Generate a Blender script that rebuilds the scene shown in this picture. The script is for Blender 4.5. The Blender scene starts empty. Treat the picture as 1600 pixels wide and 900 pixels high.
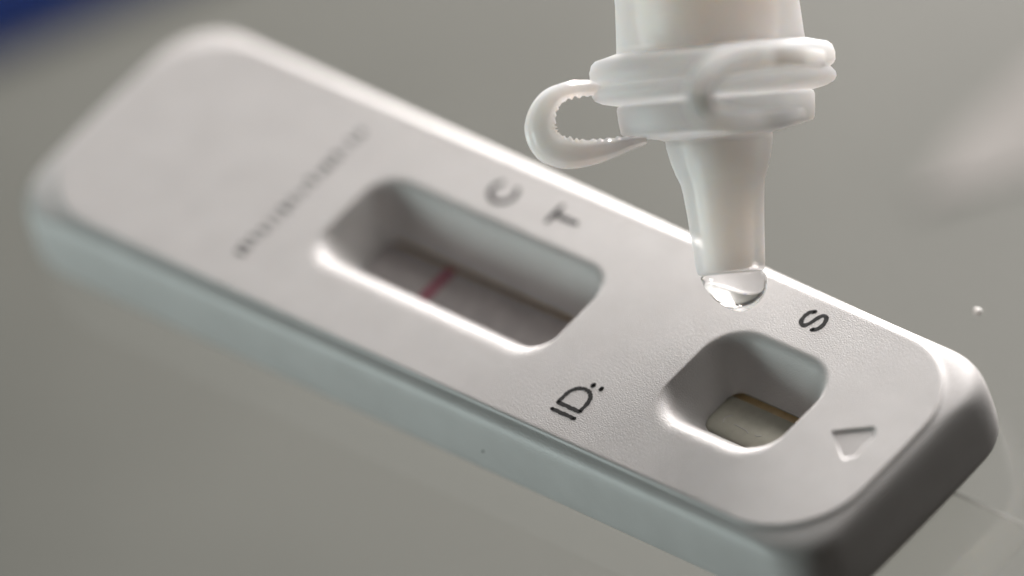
import bpy, bmesh, math, random
from mathutils import Vector, Matrix, noise
random.seed(7)
MM = 0.001
sc = bpy.context.scene
C = sc.collection

# ------------------------------------------------------------------ camera
H = 5.6                                    # height of the cassette's top face above the table (mm)
AX = Vector((0.72713344, 0.64011747, -0.24804552))
AY = Vector((-0.32688032, 0.64057057, 0.6948515))
AZ = Vector((0.60367725, -0.42416856, 0.67502208))
CAM = Vector((603.90406, -424.61304, 680.13994))
DIST, PX = 1000.0, 24.5
cd = bpy.data.cameras.new('camera'); cam = bpy.data.objects.new('camera', cd); C.objects.link(cam)
m = Matrix((AX, AY, AZ)).transposed().to_4x4(); m.translation = CAM * MM
cam.matrix_world = m
cd.sensor_width = 36.0; cd.lens = 36.0 * DIST * PX / 1600.0
cd.clip_start = 0.05; cd.clip_end = 20.0
cd.dof.use_dof = True; cd.dof.focus_distance = 0.989; cd.dof.aperture_fstop = 10.5
cd.dof.aperture_blades = 9
sc.camera = cam

# ------------------------------------------------------------------ light
w = bpy.data.worlds.new('World'); sc.world = w; w.use_nodes = True
bg = w.node_tree.nodes['Background']; bg.inputs[0].default_value = (1.0, 0.90, 0.78, 1); bg.inputs[1].default_value = 0.035

def area(name, d, dist, size, power, color, size_y=None, target=(0, 0, 4)):
    l = bpy.data.lights.new(name, 'AREA'); l.energy = power; l.color = color
    l.shape = 'RECTANGLE'; l.size = size * MM; l.size_y = (size_y or size) * MM
    o = bpy.data.objects.new(name, l); C.objects.link(o)
    v = Vector(d).normalized(); t = Vector(target) * MM
    o.location = t + v * dist * MM
    o.rotation_euler = v.to_track_quat('Z', 'Y').to_euler()
    return o
area('back_key_lamp', (-0.40, 0.87, 0.27), 400, 185, 3.35, (1.0, 0.945, 0.925))
area('back_panel_lamp', (0.0, 0.78, 0.60), 460, 260, 0.15, (1.0, 0.985, 0.96), target=(5, 45, -46)).data.spread = math.radians(52)
area('cool_fill_lamp', (-0.58, -0.77, 0.09), 450, 170, 1.35, (0.86, 1.0, 0.985))
# small unseen spot added behind the dropper to brighten its plastic
sl = bpy.data.lights.new('added_dropper_spot', 'SPOT'); sl.energy = 19.0; sl.color = (1.0, 0.95, 0.92)
sl.spot_size = math.radians(4.0); sl.spot_blend = 0.6; sl.shadow_soft_size = 0.02
so = bpy.data.objects.new('added_dropper_spot', sl); C.objects.link(so)
_t = Vector((12.5, 6.5, 17.0)); _d = Vector((-0.70, 0.70, 0.035)).normalized()
so.location = (_t + _d * 420) * MM; so.rotation_euler = _d.to_track_quat('Z', 'Y').to_euler()

sc.view_settings.view_transform = 'Standard'; sc.view_settings.look = 'None'
sc.view_settings.exposure = 0.0; sc.view_settings.gamma = 1.0
sc.render.engine = 'CYCLES'
sc.cycles.use_denoising = True
sc.cycles.max_bounces = 14; sc.cycles.transmission_bounces = 12; sc.cycles.diffuse_bounces = 5; sc.cycles.glossy_bounces = 5
sc.cycles.sample_clamp_indirect = 6.0; sc.cycles.transparent_max_bounces = 24

# ------------------------------------------------------------------ materials
def mat(name):
    m = bpy.data.materials.new(name); m.use_nodes = True
    nt = m.node_tree
    return m, nt, nt.nodes['Principled BSDF'], nt.nodes['Material Output']
def nd(nt, t, **kw):
    n = nt.nodes.new(t)
    for k, v in kw.items():
        if k in n.inputs: n.inputs[k].default_value = v
        else: setattr(n, k, v)
    return n
def coords(nt, scale):
    tc = nd(nt, 'ShaderNodeTexCoord'); mp = nd(nt, 'ShaderNodeMapping')
    mp.inputs['Scale'].default_value = (scale,) * 3
    nt.links.new(tc.outputs['Object'], mp.inputs['Vector'])
    return mp.outputs['Vector']
def bump(nt, p, layers):
    """layers: (noise scale in 1/mm, detail, strength, distance in mm)"""
    prev = None
    for s, det, st, dist in layers:
        n = nd(nt, 'ShaderNodeTexNoise', Scale=s, Detail=det)
        nt.links.new(coords(nt, 1 / MM), n.inputs['Vector'])
        b = nd(nt, 'ShaderNodeBump', Strength=st, Distance=dist * MM)
        nt.links.new(n.outputs['Fac'], b.inputs['Height'])
        if prev: nt.links.new(prev, b.inputs['Normal'])
        prev = b.outputs['Normal']
    nt.links.new(prev, p.inputs['Normal'])
def vary(nt, p, a, b, scale, lo=0.35, hi=0.65, detail=4):
    n = nd(nt, 'ShaderNodeTexNoise', Scale=scale, Detail=detail)
    nt.links.new(coords(nt, 1 / MM), n.inputs['Vector'])
    r = nd(nt, 'ShaderNodeValToRGB')
    r.color_ramp.elements[0].position = lo; r.color_ramp.elements[1].position = hi
    r.color_ramp.elements[0].color = (*a, 1); r.color_ramp.elements[1].color = (*b, 1)
    nt.links.new(n.outputs['Fac'], r.inputs['Fac'])
    nt.links.new(r.outputs['Color'], p.inputs['Base Color'])

M = {}
# white matt moulded plastic, finely spark-eroded
m, nt, p, out = mat('white_plastic'); M['plastic'] = m
vary(nt, p, (0.525, 0.51, 0.50), (0.555, 0.54, 0.53), 0.35)
p.inputs['Roughness'].default_value = 0.46; p.inputs['IOR'].default_value = 1.5
p.inputs['Subsurface Weight'].default_value = 0.12; p.inputs['Subsurface Radius'].default_value = (1.0, 0.75, 0.6); p.inputs['Subsurface Scale'].default_value = 0.5 * MM
bump(nt, p, [(10.0, 2, 0.8, 0.04), (0.25, 2, 0.06, 0.3)])
# table
m, nt, p, out = mat('table_laminate'); M['table'] = m
vary(nt, p, (0.152, 0.151, 0.134), (0.205, 0.203, 0.183), 0.018, detail=6)
p.inputs['Roughness'].default_value = 0.5
bump(nt, p, [(0.5, 4, 0.05, 0.1)])
# thin clear sheets: straight-through light, fresnel gloss, a trace of haze
def sheet(name, tint, haze, rough):
    m, nt, p, out = mat(name); nt.nodes.remove(p); L = nt.links
    tr = nd(nt, 'ShaderNodeBsdfTransparent'); tr.inputs['Color'].default_value = (*tint, 1)
    gl = nd(nt, 'ShaderNodeBsdfGlossy', Roughness=rough); df = nd(nt, 'ShaderNodeBsdfDiffuse'); df.inputs['Color'].default_value = (0.8, 0.8, 0.78, 1)
    n = nd(nt, 'ShaderNodeTexNoise', Scale=0.12, Detail=5); L.new(coords(nt, 1 / MM), n.inputs['Vector'])
    mr = nd(nt, 'ShaderNodeMapRange'); mr.inputs['To Min'].default_value = haze * 0.5; mr.inputs['To Max'].default_value = haze * 1.5
    L.new(n.outputs['Fac'], mr.inputs['Value'])
    a = nd(nt, 'ShaderNodeMixShader'); L.new(mr.outputs[0], a.inputs[0]); L.new(tr.outputs[0], a.inputs[1]); L.new(df.outputs[0], a.inputs[2])
    fr = nd(nt, 'ShaderNodeFresnel', IOR=1.6); ge = nd(nt, 'ShaderNodeNewGeometry')
    mu = nd(nt, 'ShaderNodeMath', operation='SUBTRACT', use_clamp=True); L.new(fr.outputs[0], mu.inputs[0]); L.new(ge.outputs['Backfacing'], mu.inputs[1])
    b = nd(nt, 'ShaderNodeMixShader'); L.new(mu.outputs[0], b.inputs[0]); L.new(a.outputs[0], b.inputs[1]); L.new(gl.outputs[0], b.inputs[2])
    L.new(b.outputs[0], out.inputs['Surface'])
    return m
M['glass'] = sheet('clear_glass', (0.985, 0.99, 0.987), 0.003, 0.07)
M['film'] = sheet('clear_film', (0.985, 0.985, 0.975), 0.03, 0.2)
M['film_edge'] = sheet('film_edge', (0.97, 0.97, 0.96), 0.22, 0.2)
# ink
m, nt, p, out = mat('black_ink'); M['ink'] = m
vary(nt, p, (0.012, 0.012, 0.012), (0.03, 0.03, 0.03), 5.0)
p.inputs['Roughness'].default_value = 0.7; p.inputs['Specular IOR Level'].default_value = 0.15
# strip
m, nt, p, out = mat('membrane'); M['membrane'] = m
vary(nt, p, (0.44, 0.41, 0.41), (0.52, 0.485, 0.48), 1.2); p.inputs['Roughness'].default_value = 0.35
bump(nt, p, [(5.0, 3, 0.25, 0.05)])
m, nt, p, out = mat('sample_pad'); M['pad'] = m
vary(nt, p, (0.74, 0.72, 0.61), (0.80, 0.78, 0.67), 1.5); p.inputs['Roughness'].default_value = 0.25
bump(nt, p, [(1.5, 3, 0.12, 0.1)])
m, nt, p, out = mat('amber_backing'); M['amber'] = m
vary(nt, p, (0.70, 0.50, 0.24), (0.80, 0.60, 0.32), 1.0); p.inputs['Roughness'].default_value = 0.3
m, nt, p, out = mat('pink_line'); M['pink'] = m
vary(nt, p, (0.33, 0.05, 0.10), (0.42, 0.12, 0.17), 2.0); p.inputs['Roughness'].default_value = 0.5
# blue
m, nt, p, out = mat('blue_board'); M['blue'] = m
vary(nt, p, (0.0004, 0.009, 0.062), (0.0006, 0.011, 0.072), 0.1); p.inputs['Roughness'].default_value = 0.8; p.inputs['Specular IOR Level'].default_value = 0.05
m, nt, p, out = mat('pale_light_streak'); M['streak'] = m  # pale tone of the painted reflection streak on the board
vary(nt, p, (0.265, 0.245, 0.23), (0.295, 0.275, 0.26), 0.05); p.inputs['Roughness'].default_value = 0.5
m, nt, p, out = mat('crumb_glint_white'); M['crumb'] = m
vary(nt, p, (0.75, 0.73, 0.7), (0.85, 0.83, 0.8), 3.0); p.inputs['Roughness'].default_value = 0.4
m, nt, p, out = mat('dark_dust'); M['dust'] = m
vary(nt, p, (0.02, 0.02, 0.02), (0.05, 0.05, 0.045), 3.0)

def milky(name, tint, scale, clear, rough=None, ior=1.2, gloss=0.42):
    """frosted polypropylene: light wanders through the body, some goes straight through (or refracts, where rough is given)"""
    m, nt, p, out = mat(name); L = nt.links
    vary(nt, p, tuple(c * 0.96 for c in tint), tint, 0.35)
    p.inputs['Subsurface Weight'].default_value = 1.0; p.inputs['Subsurface Scale'].default_value = scale * MM
    p.inputs['Subsurface Radius'].default_value = (1.0, 0.85, 0.72); p.inputs['Roughness'].default_value = gloss; p.inputs['Specular IOR Level'].default_value = 0.4
    if rough is None: rf = nd(nt, 'ShaderNodeBsdfTransparent'); rf.inputs['Color'].default_value = (0.98, 0.98, 0.98, 1)
    else: rf = nd(nt, 'ShaderNodeBsdfRefraction', Roughness=rough, IOR=ior)
    b = nd(nt, 'ShaderNodeMixShader'); L.new(p.outputs[0], b.inputs[1]); L.new(rf.outputs[0], b.inputs[2])
    lw = nd(nt, 'ShaderNodeLayerWeight', Blend=0.35); mr = nd(nt, 'ShaderNodeMapRange')     # longer way through the wall at a slant
    mr.inputs['To Min'].default_value = clear; mr.inputs['To Max'].default_value = clear * 0.35
    L.new(lw.outputs['Facing'], mr.inputs['Value']); L.new(mr.outputs[0], b.inputs[0])
    L.new(b.outputs[0], out.inputs['Surface'])
    return m
M['milky'] = milky('frosted_polypropylene', (0.975, 0.965, 0.96), 8.0, 0.70)
M['rim'] = milky('collar_polypropylene', (0.975, 0.96, 0.95), 10.0, 0.70)
M['core'] = milky('cloudy_liquid', (0.99, 0.88, 0.82), 12.0, 0.15)
M['loop'] = milky('blurred_loop_polypropylene', (0.96, 0.93, 0.90), 6.0, 0.62, 0.12, 1.35)
M['clear_milky'] = milky('clear_polypropylene', (0.985, 0.99, 1.0), 8.0, 0.32, 0.05, 1.3, gloss=0.12)
m, nt, p, out = mat('clear_liquid'); M['liquid'] = m
p.inputs['Base Color'].default_value = (1, 1, 1, 1); p.inputs['Transmission Weight'].default_value = 1.0
p.inputs['Roughness'].default_value = 0.0; p.inputs['IOR'].default_value = 1.34

# ------------------------------------------------------------------ helpers
def obj(name, bm, material, parent=None, smooth=True, label=None):
    """bmesh in mm -> ONE mesh object in metres"""
    bm.normal_update()
    me = bpy.data.meshes.new(name)
    for v in bm.verts: v.co = v.co * MM
    bm.to_mesh(me); bm.free()
    me.materials.append(material)
    for f in me.polygons: f.use_smooth = smooth
    o = bpy.data.objects.new(name, me); C.objects.link(o)
    if parent:
        o.parent = parent; o.matrix_parent_inverse = parent.matrix_world.inverted()
    if label: o['label'] = label
    return o
def tag(o, label, cat, group=None):
    o['label'] = label; o['category'] = cat
    if group: o['group'] = group
    return o
def thing(name, loc, label, cat):
    o = bpy.data.objects.new(name, None); C.objects.link(o)
    o.location = Vector(loc) * MM; o.empty_display_size = 0.005
    bpy.context.view_layer.update()
    return tag(o, label, cat)
def rrect(cx, cy, hx, hy, r, n=14, bulge=0.0):
    """rounded rectangle, ccw; same point count for any size; `bulge` bows the short ends out"""
    pts = []
    r = min(r, hx, hy)
    for k, (sx, sy) in enumerate(((1, 1), (-1, 1), (-1, -1), (1, -1))):
        for i in range(n + 1):
            a = math.pi / 2 * (k + i / n)
            pts.append((sx * (hx - r) + r * math.cos(a), sy * (hy - r) + r * math.sin(a)))
        # straight run to the next corner, subdivided
        nx, ny = ((-1, 1), (-1, -1), (1, -1), (1, 1))[k]
        a = math.pi / 2 * (k + 1)
        p0 = pts[-1]; p1 = (nx * (hx - r) + r * math.cos(a), ny * (hy - r) + r * math.sin(a))
        for i in range(1, 10):
            t = i / 10; pts.append((p0[0] * (1 - t) + p1[0] * t, p0[1] * (1 - t) + p1[1] * t))
    if bulge:
        pts = [(x + math.copysign(bulge, x) * (max(0, abs(x) - hx + 6) / 6) ** 2 * (1 - (y / hy) ** 2), y) for x, y in pts]
    return [(cx + x, cy + y) for x, y in pts]
def ring(bm, pts, z): return [bm.verts.new((x, y, z)) for x, y in pts]
def bridge(bm, a, b, flip=False):
    n = len(a)
    for i in range(n):
        j = (i + 1) % n
        q = (a[i], a[j], b[j], b[i])
        bm.faces.new(q[::-1] if flip else q)
def loop_edges(bm, r): return [bm.edges.get((r[i], r[(i + 1) % len(r)])) or bm.edges.new((r[i], r[(i + 1) % len(r)])) for i in range(len(r))]
def box(bm, x0, x1, y0, y1, z0, z1):
    v = [bm.verts.new((x, y, z)) for z in (z0, z1) for x, y in ((x0, y0), (x1, y0), (x1, y1), (x0, y1))]
    for f in ((3, 2, 1, 0), (4, 5, 6, 7), (0, 1, 5, 4), (1, 2, 6, 5), (2, 3, 7, 6), (3, 0, 4, 7)): bm.faces.new([v[i] for i in f])

# ------------------------------------------------------------------ the setting
# grey board lying under a sheet of glass; the cassette lies on the glass
bm = bmesh.new(); box(bm, -420, 36, -42, 420, -52, -46)
t = obj('grey_board', bm, M['table'], smooth=False); t['kind'] = 'structure'
bm = bmesh.new(); box(bm, -140, 110, -110, 110, -6.0, 0.0)
bmesh.ops.bevel(bm, geom=bm.edges[:], offset=0.6, segments=2, affect='EDGES')
t = obj('glass_surface', bm, M['glass'], smooth=False); t['kind'] = 'structure'

# ------------------------------------------------------------------ test cassette
CX, CY = -1.1, -0.76
cas = thing('test_cassette', (CX, CY, 0), 'white plastic rapid test cassette lying on the clear glass surface', 'test cassette')
PHX, PHY, PR = 34.2, 8.8, 5.6                   # raised top panel
bm = bmesh.new()
body = [(-0.30, H), (-0.16, H), (-0.07, H - 0.012), (-0.01, H - 0.04), (0.03, H - 0.09), (0.06, H - 0.145), (0.11, H - 0.185), (0.19, H - 0.22), (0.32, H - 0.27),
        (0.47, H - 0.34), (0.61, H - 0.43), (0.74, H - 0.56), (0.84, H - 0.73), (0.92, H - 0.95), (0.985, H - 1.25), (1.03, H - 1.65), (1.06, H - 2.2), (1.08, 2.4), (1.08, 1.2), (1.05, 0.5), (0.97, 0.15), (0.85, 0.0)]
rings = []
for o_, z in body:
    rings.append(ring(bm, rrect(CX, CY, PHX + o_, PHY + o_, PR - max(0.0, o_) * 2.2, bulge=0.28), z))
for a, b in zip(rings, rings[1:]): bridge(bm, b, a)
bm.faces.new(rings[-1][::-1])
edges = loop_edges(bm, rings[0])
def well(cx, cy, hx, hy, r, ox, oy, depth, fx, fy, r2, on, fn):
    """funnel: rounded lip, then flat walls sloping down to the strip; own lip (f) and inset (o)
    along x, for the far wall (y) and for the gentler near wall (n)"""
    N = 9; L = 0.62                                   # depth at which the lip has become wall
    prof = [(-0.14, -0.14, -0.14, 0.0), (0.0, 0.0, 0.0, 0.0)]
    for i in range(1, N + 1):
        t = i / N
        q = [2 * t * (1 - t) * (f - (o_ - f) / (depth - L) * L) + t * t * f for f, o_ in ((fx, ox), (fy, oy), (fn, on))]
        prof.append((*q, L * t * t))
    for i in range(1, 7):
        t = i / 6; prof.append((*[f + (o_ - f) * t for f, o_ in ((fx, ox), (fy, oy), (fn, on))], L + (depth - L) * t))
    rs = []
    for ix, iy, iN, d in prof:
        rr = r + (r2 - r) * min(1, d / depth)
        rs.append(ring(bm, rrect(cx, cy + (iN - iy) / 2, hx - ix, hy - (iy + iN) / 2, rr), H - d))
    for a, b in zip(rs, rs[1:]): bridge(bm, b, a, flip=True)
    return loop_edges(bm, rs[0])
WIN = (-4.0, -0.97, 10.35, 4.6)
edges += well(*WIN, 2.3, 1.6, 2.45, 3.36, 0.42, 0.8, 1.0, 3.3, 1.5)
WEL = (20.65, -0.88, 5.02, 4.78)
edges += well(*WEL, 2.9, 1.6, 2.55, 3.36, 0.42, 0.8, 1.0, 3.3, 1.4)
# debossed arrow pointing at the sample well
arrow = [(28.05, -0.68), (30.35, -2.28), (30.62, -2.22), (31.1, -1.72), (31.05, -1.2), (30.95, -0.68), (31.05, -0.16), (31.1, 0.36), (30.62, 0.86), (30.35, 0.92)]
def inset(pts, d):
    c = Vector((30.0, -0.68)); return [tuple(c + (Vector(p) - c) * (1 - d / 1.35)) for p in pts]
ar0 = ring(bm, arrow, H)
edges += loop_edges(bm, ar0)
ar1 = ring(bm, inset(arrow, 0.05), H - 0.025); ar2 = ring(bm, inset(arrow, 0.22), H - 0.15)
for v_ in ar2: v_.co.x -= 0.10
bridge(bm, ar0, ar1, flip=True); bridge(bm, ar1, ar2, flip=True)
bm.faces.new(ar2)
for e_ in loop_edges(bm, ar0) + loop_edges(bm, ar2): e_.smooth = False
res = bmesh.ops.triangle_fill(bm, edges=edges, use_beauty=True, normal=(0, 0, 1))
bmesh.ops.recalc_face_normals(bm, faces=bm.faces[:])
housing = obj('housing', bm, M['plastic'], cas)

# strip inside: backing card, membrane with its line, sample pad
ZS = H - 3.5
bm = bmesh.new(); box(bm, -33, 31, -3.0, 1.45, ZS - 0.4, ZS - 0.12); strip = obj('backing_card', bm, M['amber'], cas, smooth=False, label='amber card edge under the strip')
bm = bmesh.new(); box(bm, -17, 10.5, -2.9, 0.92, ZS - 0.115, ZS + 0.02); memb = obj('test_strip', bm, M['membrane'], cas, smooth=False)
bm = bmesh.new(); box(bm, -7.62, -6.86, -2.85, 0.88, ZS + 0.021, ZS + 0.03); obj('control_line', bm, M['pink'], memb, smooth=False, label='thin dark pink line across the strip')
bm = bmesh.new(); box(bm, 12.0, 30, -2.9, 0.85, ZS - 0.115, ZS + 0.10)
bmesh.ops.bevel(bm, geom=bm.edges[:], offset=0.08, segments=2, affect='EDGES')
pad = obj('sample_pad', bm, M['pad'], cas)

# ------------------------------------------------------------------ print: ribbons of ink
def ribbon(bm, pts, wd, z0, z1, closed=False, jit=0.018):
    n = len(pts); P = [Vector(p) for p in pts]
    Ls, Rs = [], []
    for i in range(n):
        a = P[(i - 1) % n] if (closed or i > 0) else P[i]; b = P[(i + 1) % n] if (closed or i < n - 1) else P[i]
        d = (b - a).normalized(); nrm = Vector((-d.y, d.x))
        jl, jr = random.uniform(-jit, jit), random.uniform(-jit, jit)
        Ls.append(P[i] + nrm * (wd / 2 + jl)); Rs.append(P[i] - nrm * (wd / 2 + jr))
    for k in range(n if closed else n - 1):
        j = (k + 1) % n
        q = [Ls[k], Ls[j], Rs[j], Rs[k]]
        t = [bm.verts.new((v.x, v.y, z1)) for v in q]; b = [bm.verts.new((v.x, v.y, z0)) for v in q]
        bm.faces.new(t[::-1])
        for i in range(4): bm.faces.new((b[i], t[i], t[(i + 1) % 4], b[(i + 1) % 4]))
    if not closed:                          # round ends
        for e in (0, n - 1):
            c = P[e]
            t = [bm.verts.new((c.x + wd / 2 * math.cos(a), c.y + wd / 2 * math.sin(a), z1)) for a in [i * math.pi / 4 for i in range(8)]]
            bm.faces.new(t)
def dense(pts, step=0.11, closed=False):
    """Catmull-Rom through pts"""
    P = [Vector(p) for p in pts]; n = len(P); out = []
    for i in range(n if closed else n - 1):
        p1, p2 = P[i], P[(i + 1) % n]
        p0 = P[(i - 1) % n] if (closed or i > 0) else p1 * 2 - p2
        p3 = P[(i + 2) % n] if (closed or i < n - 2) else p2 * 2 - p1
        k = max(2, int((p2 - p1).length / step))
        for s in range(k):
            t = s / k
            out.append(0.5 * ((2 * p1) + (-p0 + p2) * t + (2 * p0 - 5 * p1 + 4 * p2 - p3) * t * t + (-p0 + 3 * p1 - 3 * p2 + p3) * t ** 3))
    if not closed: out.append(P[-1])
    return out
def straight(a, b, step=0.11):
    a, b = Vector(a), Vector(b); k = max(2, int((b - a).length / step)); return [a.lerp(b, i / k) for i in range(k + 1)]
def letter(name, strokes, x0, y0, sx, sy, wd, label, jit=0.032):
    """strokes in letter space (u right, v up, 0..1); right = +y, up = -x on the cassette"""
    bm = bmesh.new()
    for k, s in enumerate(strokes):
        pts = [(x0 - v * sx, y0 + u * sy) for u, v in s['p']]
        if s.get('curve'): pts = dense(pts, closed=s.get('closed', False))
        else: pts = [q for a, b in zip(pts, pts[1:]) for q in straight(a, b)]
        z = H + 0.012 + 0.001 * k
        ribbon(bm, pts, wd, H - 0.02, z, jit=jit)
    return obj('printed_letter', bm, M['ink'], cas, smooth=False, label=label)
def arc(cx, cy, rx, ry, a0, a1, n=14): return [(cx + rx * math.cos(math.radians(a0 + (a1 - a0) * i / n)), cy + ry * math.sin(math.radians(a0 + (a1 - a0) * i / n))) for i in range(n + 1)]
letter('I', [dict(p=[(0, 0), (0, 1)])], 12.2, -7.72, 1.92, 1, 0.29, 'black printed letter I')
letter('D', [dict(p=[(0, 0), (0, 1)]), dict(p=[(0, 1), (0.42, 1)] + arc(0.42, 0.5, 0.58, 0.5, 90, -90) + [(0, 0)])], 12.1, -7.1, 1.85, 1.72, 0.29, 'black printed letter D')
letter(':', [dict(p=[(0, 0.0), (0.12, 0.02)]), dict(p=[(0, 0.72), (0.12, 0.74)])], 12.08, -4.95, 0.97, 1, 0.33, 'black printed colon after the letters')
S_ = [(0.96, 0.76), (0.82, 0.93), (0.5, 1.0), (0.18, 0.92), (0.05, 0.74), (0.2, 0.58), (0.5, 0.5), (0.82, 0.41), (0.97, 0.24), (0.82, 0.07), (0.5, 0.0), (0.16, 0.07), (0.02, 0.24)]
letter('S', [dict(p=S_, curve=True)], 21.5, 5.55, 1.62, 1.42, 0.31, 'black printed letter S beside the sample well')
letter('C', [dict(p=arc(0.52, 0.5, 0.5, 0.5, 48, 312, 22), curve=True)], -4.75, 4.7, 1.85, 1.75, 0.38, 'black printed letter C beside the result window')
letter('T', [dict(p=[(0, 1), (1, 1)]), dict(p=[(0.5, 1), (0.5, 0)])], 0.62, 4.95, 1.88, 1.45, 0.38, 'black printed letter T beside the result window')
# row of unreadable small print across the cassette's far end (blurred to grey ticks in the photograph)
bm = bmesh.new(); y = -6.9
while y < 5.6:
    wdt = random.choice((0.14, 0.22, 0.32)); h = random.uniform(0.45, 0.9); x = -18.1 + random.uniform(-0.1, 0.1)
    box(bm, x - h / 2, x + h / 2, y, y + wdt, H - 0.02, H + 0.012); y += wdt + random.choice((0.22, 0.3, 0.5))
row = obj('small_print', bm, M['ink'], cas, smooth=False, label='row of tiny unreadable grey printed marks')

# ------------------------------------------------------------------ dropper tube
DEP = 988.0
def at(px, py, dep=DEP):
    return CAM + ((px - 800) / (DIST * PX) * AX - (py - 450) / (DIST * PX) * AY - AZ) * dep
SC = DEP / (DIST * PX)                          # mm per photo pixel at the tube
A0 = at(1104, 0); A1 = at(1104 + 0.09 * 440, 440)
UPV = (A0 - A1).normalized()                    # tube axis, pointing up out of the frame
RGT = UPV.cross(-AZ).normalized()
if RGT.dot(AX) < 0: RGT = -RGT
FWD = AZ.copy()                                 # towards the photographer
def axis_pt(py): return at(1104 + 0.09 * py, py)
tube = thing('dropper_tube', tuple(axis_pt(424)), 'frosted translucent plastic dropper tube held nozzle down above the sample well', 'dropper tube')
def lathe(name, prof, material, parent=tube, n=72, jit=0.0):
    """prof: (photo row along the axis, radius in photo pixels)"""
    bm = bmesh.new(); rs = []
    for py, rp in prof:
        c = axis_pt(py); r = max(rp, 0.5) * SC
        rs.append([bm.verts.new(c + (RGT * math.cos(a) + FWD * math.sin(a)) * r * (1 + jit * noise.noise(Vector((math.cos(a) * 3, math.sin(a) * 3, py * 0.05))))) for a in [2 * math.pi * i / n for i in range(n)]])
    for a, b in zip(rs, rs[1:]): bridge(bm, a, b)
    bm.faces.new(rs[0][::-1]); bm.faces.new(rs[-1])
    bmesh.ops.recalc_face_normals(bm, faces=bm.faces[:])
    return obj(name, bm, material, parent)
# cylinder above the collar
lathe('tube_wall', [(-420, 0), (-420, 141), (-200, 142), (0, 143.5), (60, 147), (76, 148.5), (76, 0)], M['milky'])
# collar of two rounded rings
lathe('collar', [(72, 0), (72, 151.5), (76, 166), (80, 182), (86, 189), (98, 193), (110, 192.5), (116, 188), (119, 183), (122, 186), (128, 191), (135, 192), (142, 188), (148, 176), (151, 162), (153, 152), (153, 0)], M['rim'], jit=0.004)
# lower band below it
lathe('lower_band', [(152.5, 0), (152.5, 150), (155, 154), (160, 155.5), (180, 154), (196, 152), (200, 149), (206, 120), (211, 92), (214, 84), (214, 0)], M['rim'])
lathe('nozzle', [(213, 0), (213, 84), (225, 83.5), (250, 78), (268, 72.5), (276, 69), (284, 66), (300, 63.5), (330, 60.5), (370, 57.5), (395, 55.8), (410, 54.8), (420, 53.6), (425, 52), (427, 49.5), (427.5, 46), (427.5, 0)], M['milky'])

lathe('liquid_column', [(-420, 0), (-420, 112), (0, 113), (40, 112), (66, 104), (71, 80), (71, 0)], M['core'])
lathe('liquid_core', [(216, 0), (216, 58), (250, 55), (290, 47), (330, 43.5), (380, 41), (404, 38), (420, 33), (423, 20), (423, 0)], M['core'])

def strap(name, path, thick, width, material, ridge=0.0, label=None, nsec=30):
    """band swept along path (photo x, y, mm towards the camera); thick in the picture plane, width in depth"""
    P = dense([at(x, y) + FWD * d for x, y, d in path], step=0.06)
    n = len(P); T = [(P[min(i + 1, n - 1)] - P[max(i - 1, 0)]).normalized() for i in range(n)]
    bm = bmesh.new(); rs = []
    for i in range(n):
        t = i / (n - 1); k = t * (len(thick) - 1); j = min(int(k), len(thick) - 2)
        th = (thick[j] + (thick[j + 1] - thick[j]) * (k - j)) * SC
        side = FWD - T[i] * FWD.dot(T[i]); side.normalize(); nr = T[i].cross(side).normalized()
        r = []
        for s in range(nsec):
            a = 2 * math.pi * s / nsec
            ca, sa = math.cos(a), math.sin(a)
            q = 0.4
            u = math.copysign(abs(ca) ** q, ca); v = math.copysign(abs(sa) ** q, sa)
            off = u * th / 2
            if u < -0.8 and ridge: off += ridge * (0.75 * math.sin(i * 0.72 + 1.5 * noise.noise(Vector((i * 0.08, 1.0, 3.0)))) * (0.6 + noise.noise(Vector((i * 0.05, 5.0, 1.0)))) + 0.5 * noise.noise(Vector((i * 0.2, 0.0, 3.0)))) * -u
            r.append(bm.verts.new(P[i] + nr * off + side * v * (1 - (0.16 * (1 + math.cos(7.5 * u)) if ridge else 0)) * width / 2))
        rs.append(r)
    for a, b in zip(rs, rs[1:]): bridge(bm, a, b)
    bm.faces.new(rs[0][::-1]); bm.faces.new(rs[-1])
    bmesh.ops.recalc_face_normals(bm, faces=bm.faces[:])
    return obj(name, bm, material, tube, label=label)
strap('hinge_strap', [(940, 138, 0), (915, 138, 0), (885, 142, 0), (860, 156, 0), (846, 182, 0), (846, 210, 0), (862, 232, 0), (893, 240, 0), (935, 236, 0), (985, 223, 0), (1010, 218, 0)],
      [25, 26, 29, 40, 50, 52, 50, 42, 34, 24, 14], 4.0, M['clear_milky'], ridge=0.10, label='clear looped strap standing out to the left')
strap('thumb_loop', [(1262, 93, 4.5), (1215, 90, 10.0), (1150, 95, 13), (1106, 116, 15.5), (1088, 150, 16.5), (1100, 182, 15.5), (1145, 194, 13), (1195, 191, 9), (1232, 184, 3.5)],
      [30, 32, 36, 40, 44, 40, 34, 28, 24], 2.2, M['loop'], label='blurred translucent loop standing out towards the viewer')

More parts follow.
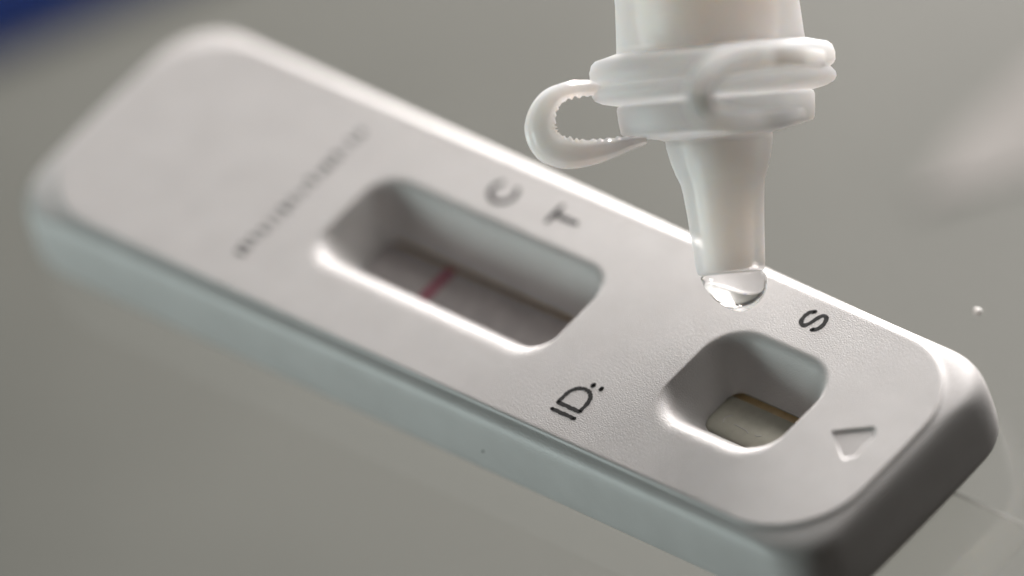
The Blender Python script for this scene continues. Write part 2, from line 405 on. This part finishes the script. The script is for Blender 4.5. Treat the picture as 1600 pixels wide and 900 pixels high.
# ------------------------------------------------------------------ drop of liquid
bm = bmesh.new()
prof = [(424, 30, 0), (425, 44, 0.5), (427, 48.5, 1), (431, 50.6, 2), (436, 51.2, 3.5), (442, 50.4, 5), (450, 48, 6.5), (458, 44.3, 8), (466, 38.8, 9.5), (473, 32, 10.5), (479, 24.5, 11), (484, 16.5, 11.2), (487, 9, 11.2)]
rs = []; n = 64
for py, rp, dx in prof:
    c = axis_pt(py) + RGT * dx * SC
    rs.append([bm.verts.new(c + (RGT * math.cos(a) + FWD * math.sin(a)) * rp * SC) for a in [2 * math.pi * i / n for i in range(n)]])
for a, b in zip(rs, rs[1:]): bridge(bm, a, b)
bm.faces.new(rs[0]); tip = bm.verts.new(axis_pt(488.5) + RGT * 11.5 * SC)
for i in range(n): bm.faces.new((rs[-1][i], rs[-1][(i + 1) % n], tip))
bmesh.ops.recalc_face_normals(bm, faces=bm.faces[:])
drop = obj('liquid_drop', bm, M['liquid'])
sub = drop.modifiers.new('smooth', 'SUBSURF'); sub.levels = 1; sub.render_levels = 2
tag(drop, 'clear drop of liquid hanging from the tip of the dropper nozzle', 'drop')

# ------------------------------------------------------------------ things round about
def blob(name, c, r, material, label, cat, flat=0.6):
    bm = bmesh.new(); bmesh.ops.create_icosphere(bm, subdivisions=3, radius=1.0)
    for v in bm.verts:
        k = 1 + 0.35 * noise.noise(v.co * 1.7 + Vector(c)); v.co = Vector((v.co.x * r * k * 1.2, v.co.y * r * k, max(-0.9, v.co.z * k) * r * flat)) + Vector(c)
    return tag(obj(name, bm, material), label, cat)
blob('crumb', (25.2, 15.4, 0.14), 0.26, M['crumb'], 'tiny white crumb on the glass behind the sample end', 'crumb')
# film under the sample end
bm = bmesh.new(); box(bm, 14, 41.2, -8.0, 2.15, 0.004, 0.10)
film = obj('film_strip', bm, M['film'], smooth=False)
bm = bmesh.new(); box(bm, 14, 41.3, 2.155, 2.45, 0.004, 0.16)
bmesh.ops.bevel(bm, geom=bm.edges[:], offset=0.05, segments=2, affect='EDGES')
obj('film_edge', bm, M['film_edge'], film, smooth=False)
tag(film, 'thin clear film strip under the sample end of the cassette, edge showing at lower right', 'film')
# blue card on the grey board at the far left corner
bm = bmesh.new()
d = Vector((4.6, 7.3, 0)).normalized(); nrm = Vector((-d.y, d.x, 0)); c0 = Vector((-95.8, 32.4, -46)) - nrm * 0.9
prof = [(0.0, 0.0), (0.0, 0.3), (0.15, 0.5), (0.5, 0.6), (1.0, 0.62), (26, 0.62), (26, 0.0)]
rs = [[bm.verts.new(c0 + d * s + nrm * o_ + Vector((0, 0, z + 0.01))) for o_, z in prof] for s in (-28, -10, 5, 20, 40)]
for a, b in zip(rs, rs[1:]): bridge(bm, a, b)
bm.faces.new(rs[0]); bm.faces.new(rs[-1][::-1]); bmesh.ops.recalc_face_normals(bm, faces=bm.faces[:])
tag(obj('blue_card', bm, M['blue']), 'dark blue card on the grey board at the far left, out of focus', 'card')

# pale pinkish strip on the grey board, far right, painting a blurred light streak
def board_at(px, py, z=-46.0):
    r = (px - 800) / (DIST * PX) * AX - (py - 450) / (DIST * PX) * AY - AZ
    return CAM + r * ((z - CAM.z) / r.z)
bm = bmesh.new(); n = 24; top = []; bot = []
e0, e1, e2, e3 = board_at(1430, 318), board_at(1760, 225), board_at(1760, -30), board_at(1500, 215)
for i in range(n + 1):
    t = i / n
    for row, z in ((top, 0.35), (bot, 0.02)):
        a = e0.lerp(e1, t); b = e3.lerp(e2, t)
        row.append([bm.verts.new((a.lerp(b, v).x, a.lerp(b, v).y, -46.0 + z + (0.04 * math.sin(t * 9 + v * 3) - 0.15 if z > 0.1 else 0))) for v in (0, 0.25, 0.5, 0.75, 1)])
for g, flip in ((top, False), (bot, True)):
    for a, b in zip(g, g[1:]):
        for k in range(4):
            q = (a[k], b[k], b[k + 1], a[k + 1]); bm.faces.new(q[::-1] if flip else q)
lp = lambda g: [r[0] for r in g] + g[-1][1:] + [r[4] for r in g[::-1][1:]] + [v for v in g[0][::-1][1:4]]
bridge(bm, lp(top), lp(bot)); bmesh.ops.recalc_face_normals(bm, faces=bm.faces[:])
tag(obj('light_streak_strip', bm, M['streak'], smooth=False), 'pale pinkish strip painting a reflected light streak on the grey board at the far right, out of focus', 'streak')

# dust speck on the near side of the cassette
r_ = (755 - 800) / (DIST * PX) * AX - (705 - 450) / (DIST * PX) * AY - AZ
sp = CAM + r_ * ((CY - PHY - 1.08 - CAM.y) / r_.y)
blob('dust_speck', tuple(sp), 0.075, M['dust'], 'tiny dark dust speck on the near side of the cassette', 'speck', flat=1.0)
# light glints on the wet pad, put in as thin white threads
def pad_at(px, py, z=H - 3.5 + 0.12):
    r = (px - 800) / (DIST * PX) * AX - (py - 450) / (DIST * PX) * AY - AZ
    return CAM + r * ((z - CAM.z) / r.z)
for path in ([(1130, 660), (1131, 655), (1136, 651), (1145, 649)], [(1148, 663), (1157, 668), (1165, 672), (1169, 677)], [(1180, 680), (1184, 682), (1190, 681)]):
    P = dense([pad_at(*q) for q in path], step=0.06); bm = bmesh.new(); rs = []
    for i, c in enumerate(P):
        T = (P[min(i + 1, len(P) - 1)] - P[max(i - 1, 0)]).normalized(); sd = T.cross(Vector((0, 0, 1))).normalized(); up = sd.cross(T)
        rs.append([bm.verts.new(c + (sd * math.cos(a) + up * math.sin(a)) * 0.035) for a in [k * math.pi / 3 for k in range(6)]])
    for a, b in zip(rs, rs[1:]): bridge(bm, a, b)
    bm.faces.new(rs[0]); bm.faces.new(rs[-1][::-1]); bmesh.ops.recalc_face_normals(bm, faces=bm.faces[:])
    obj('glint_thread', bm, M['crumb'], pad)
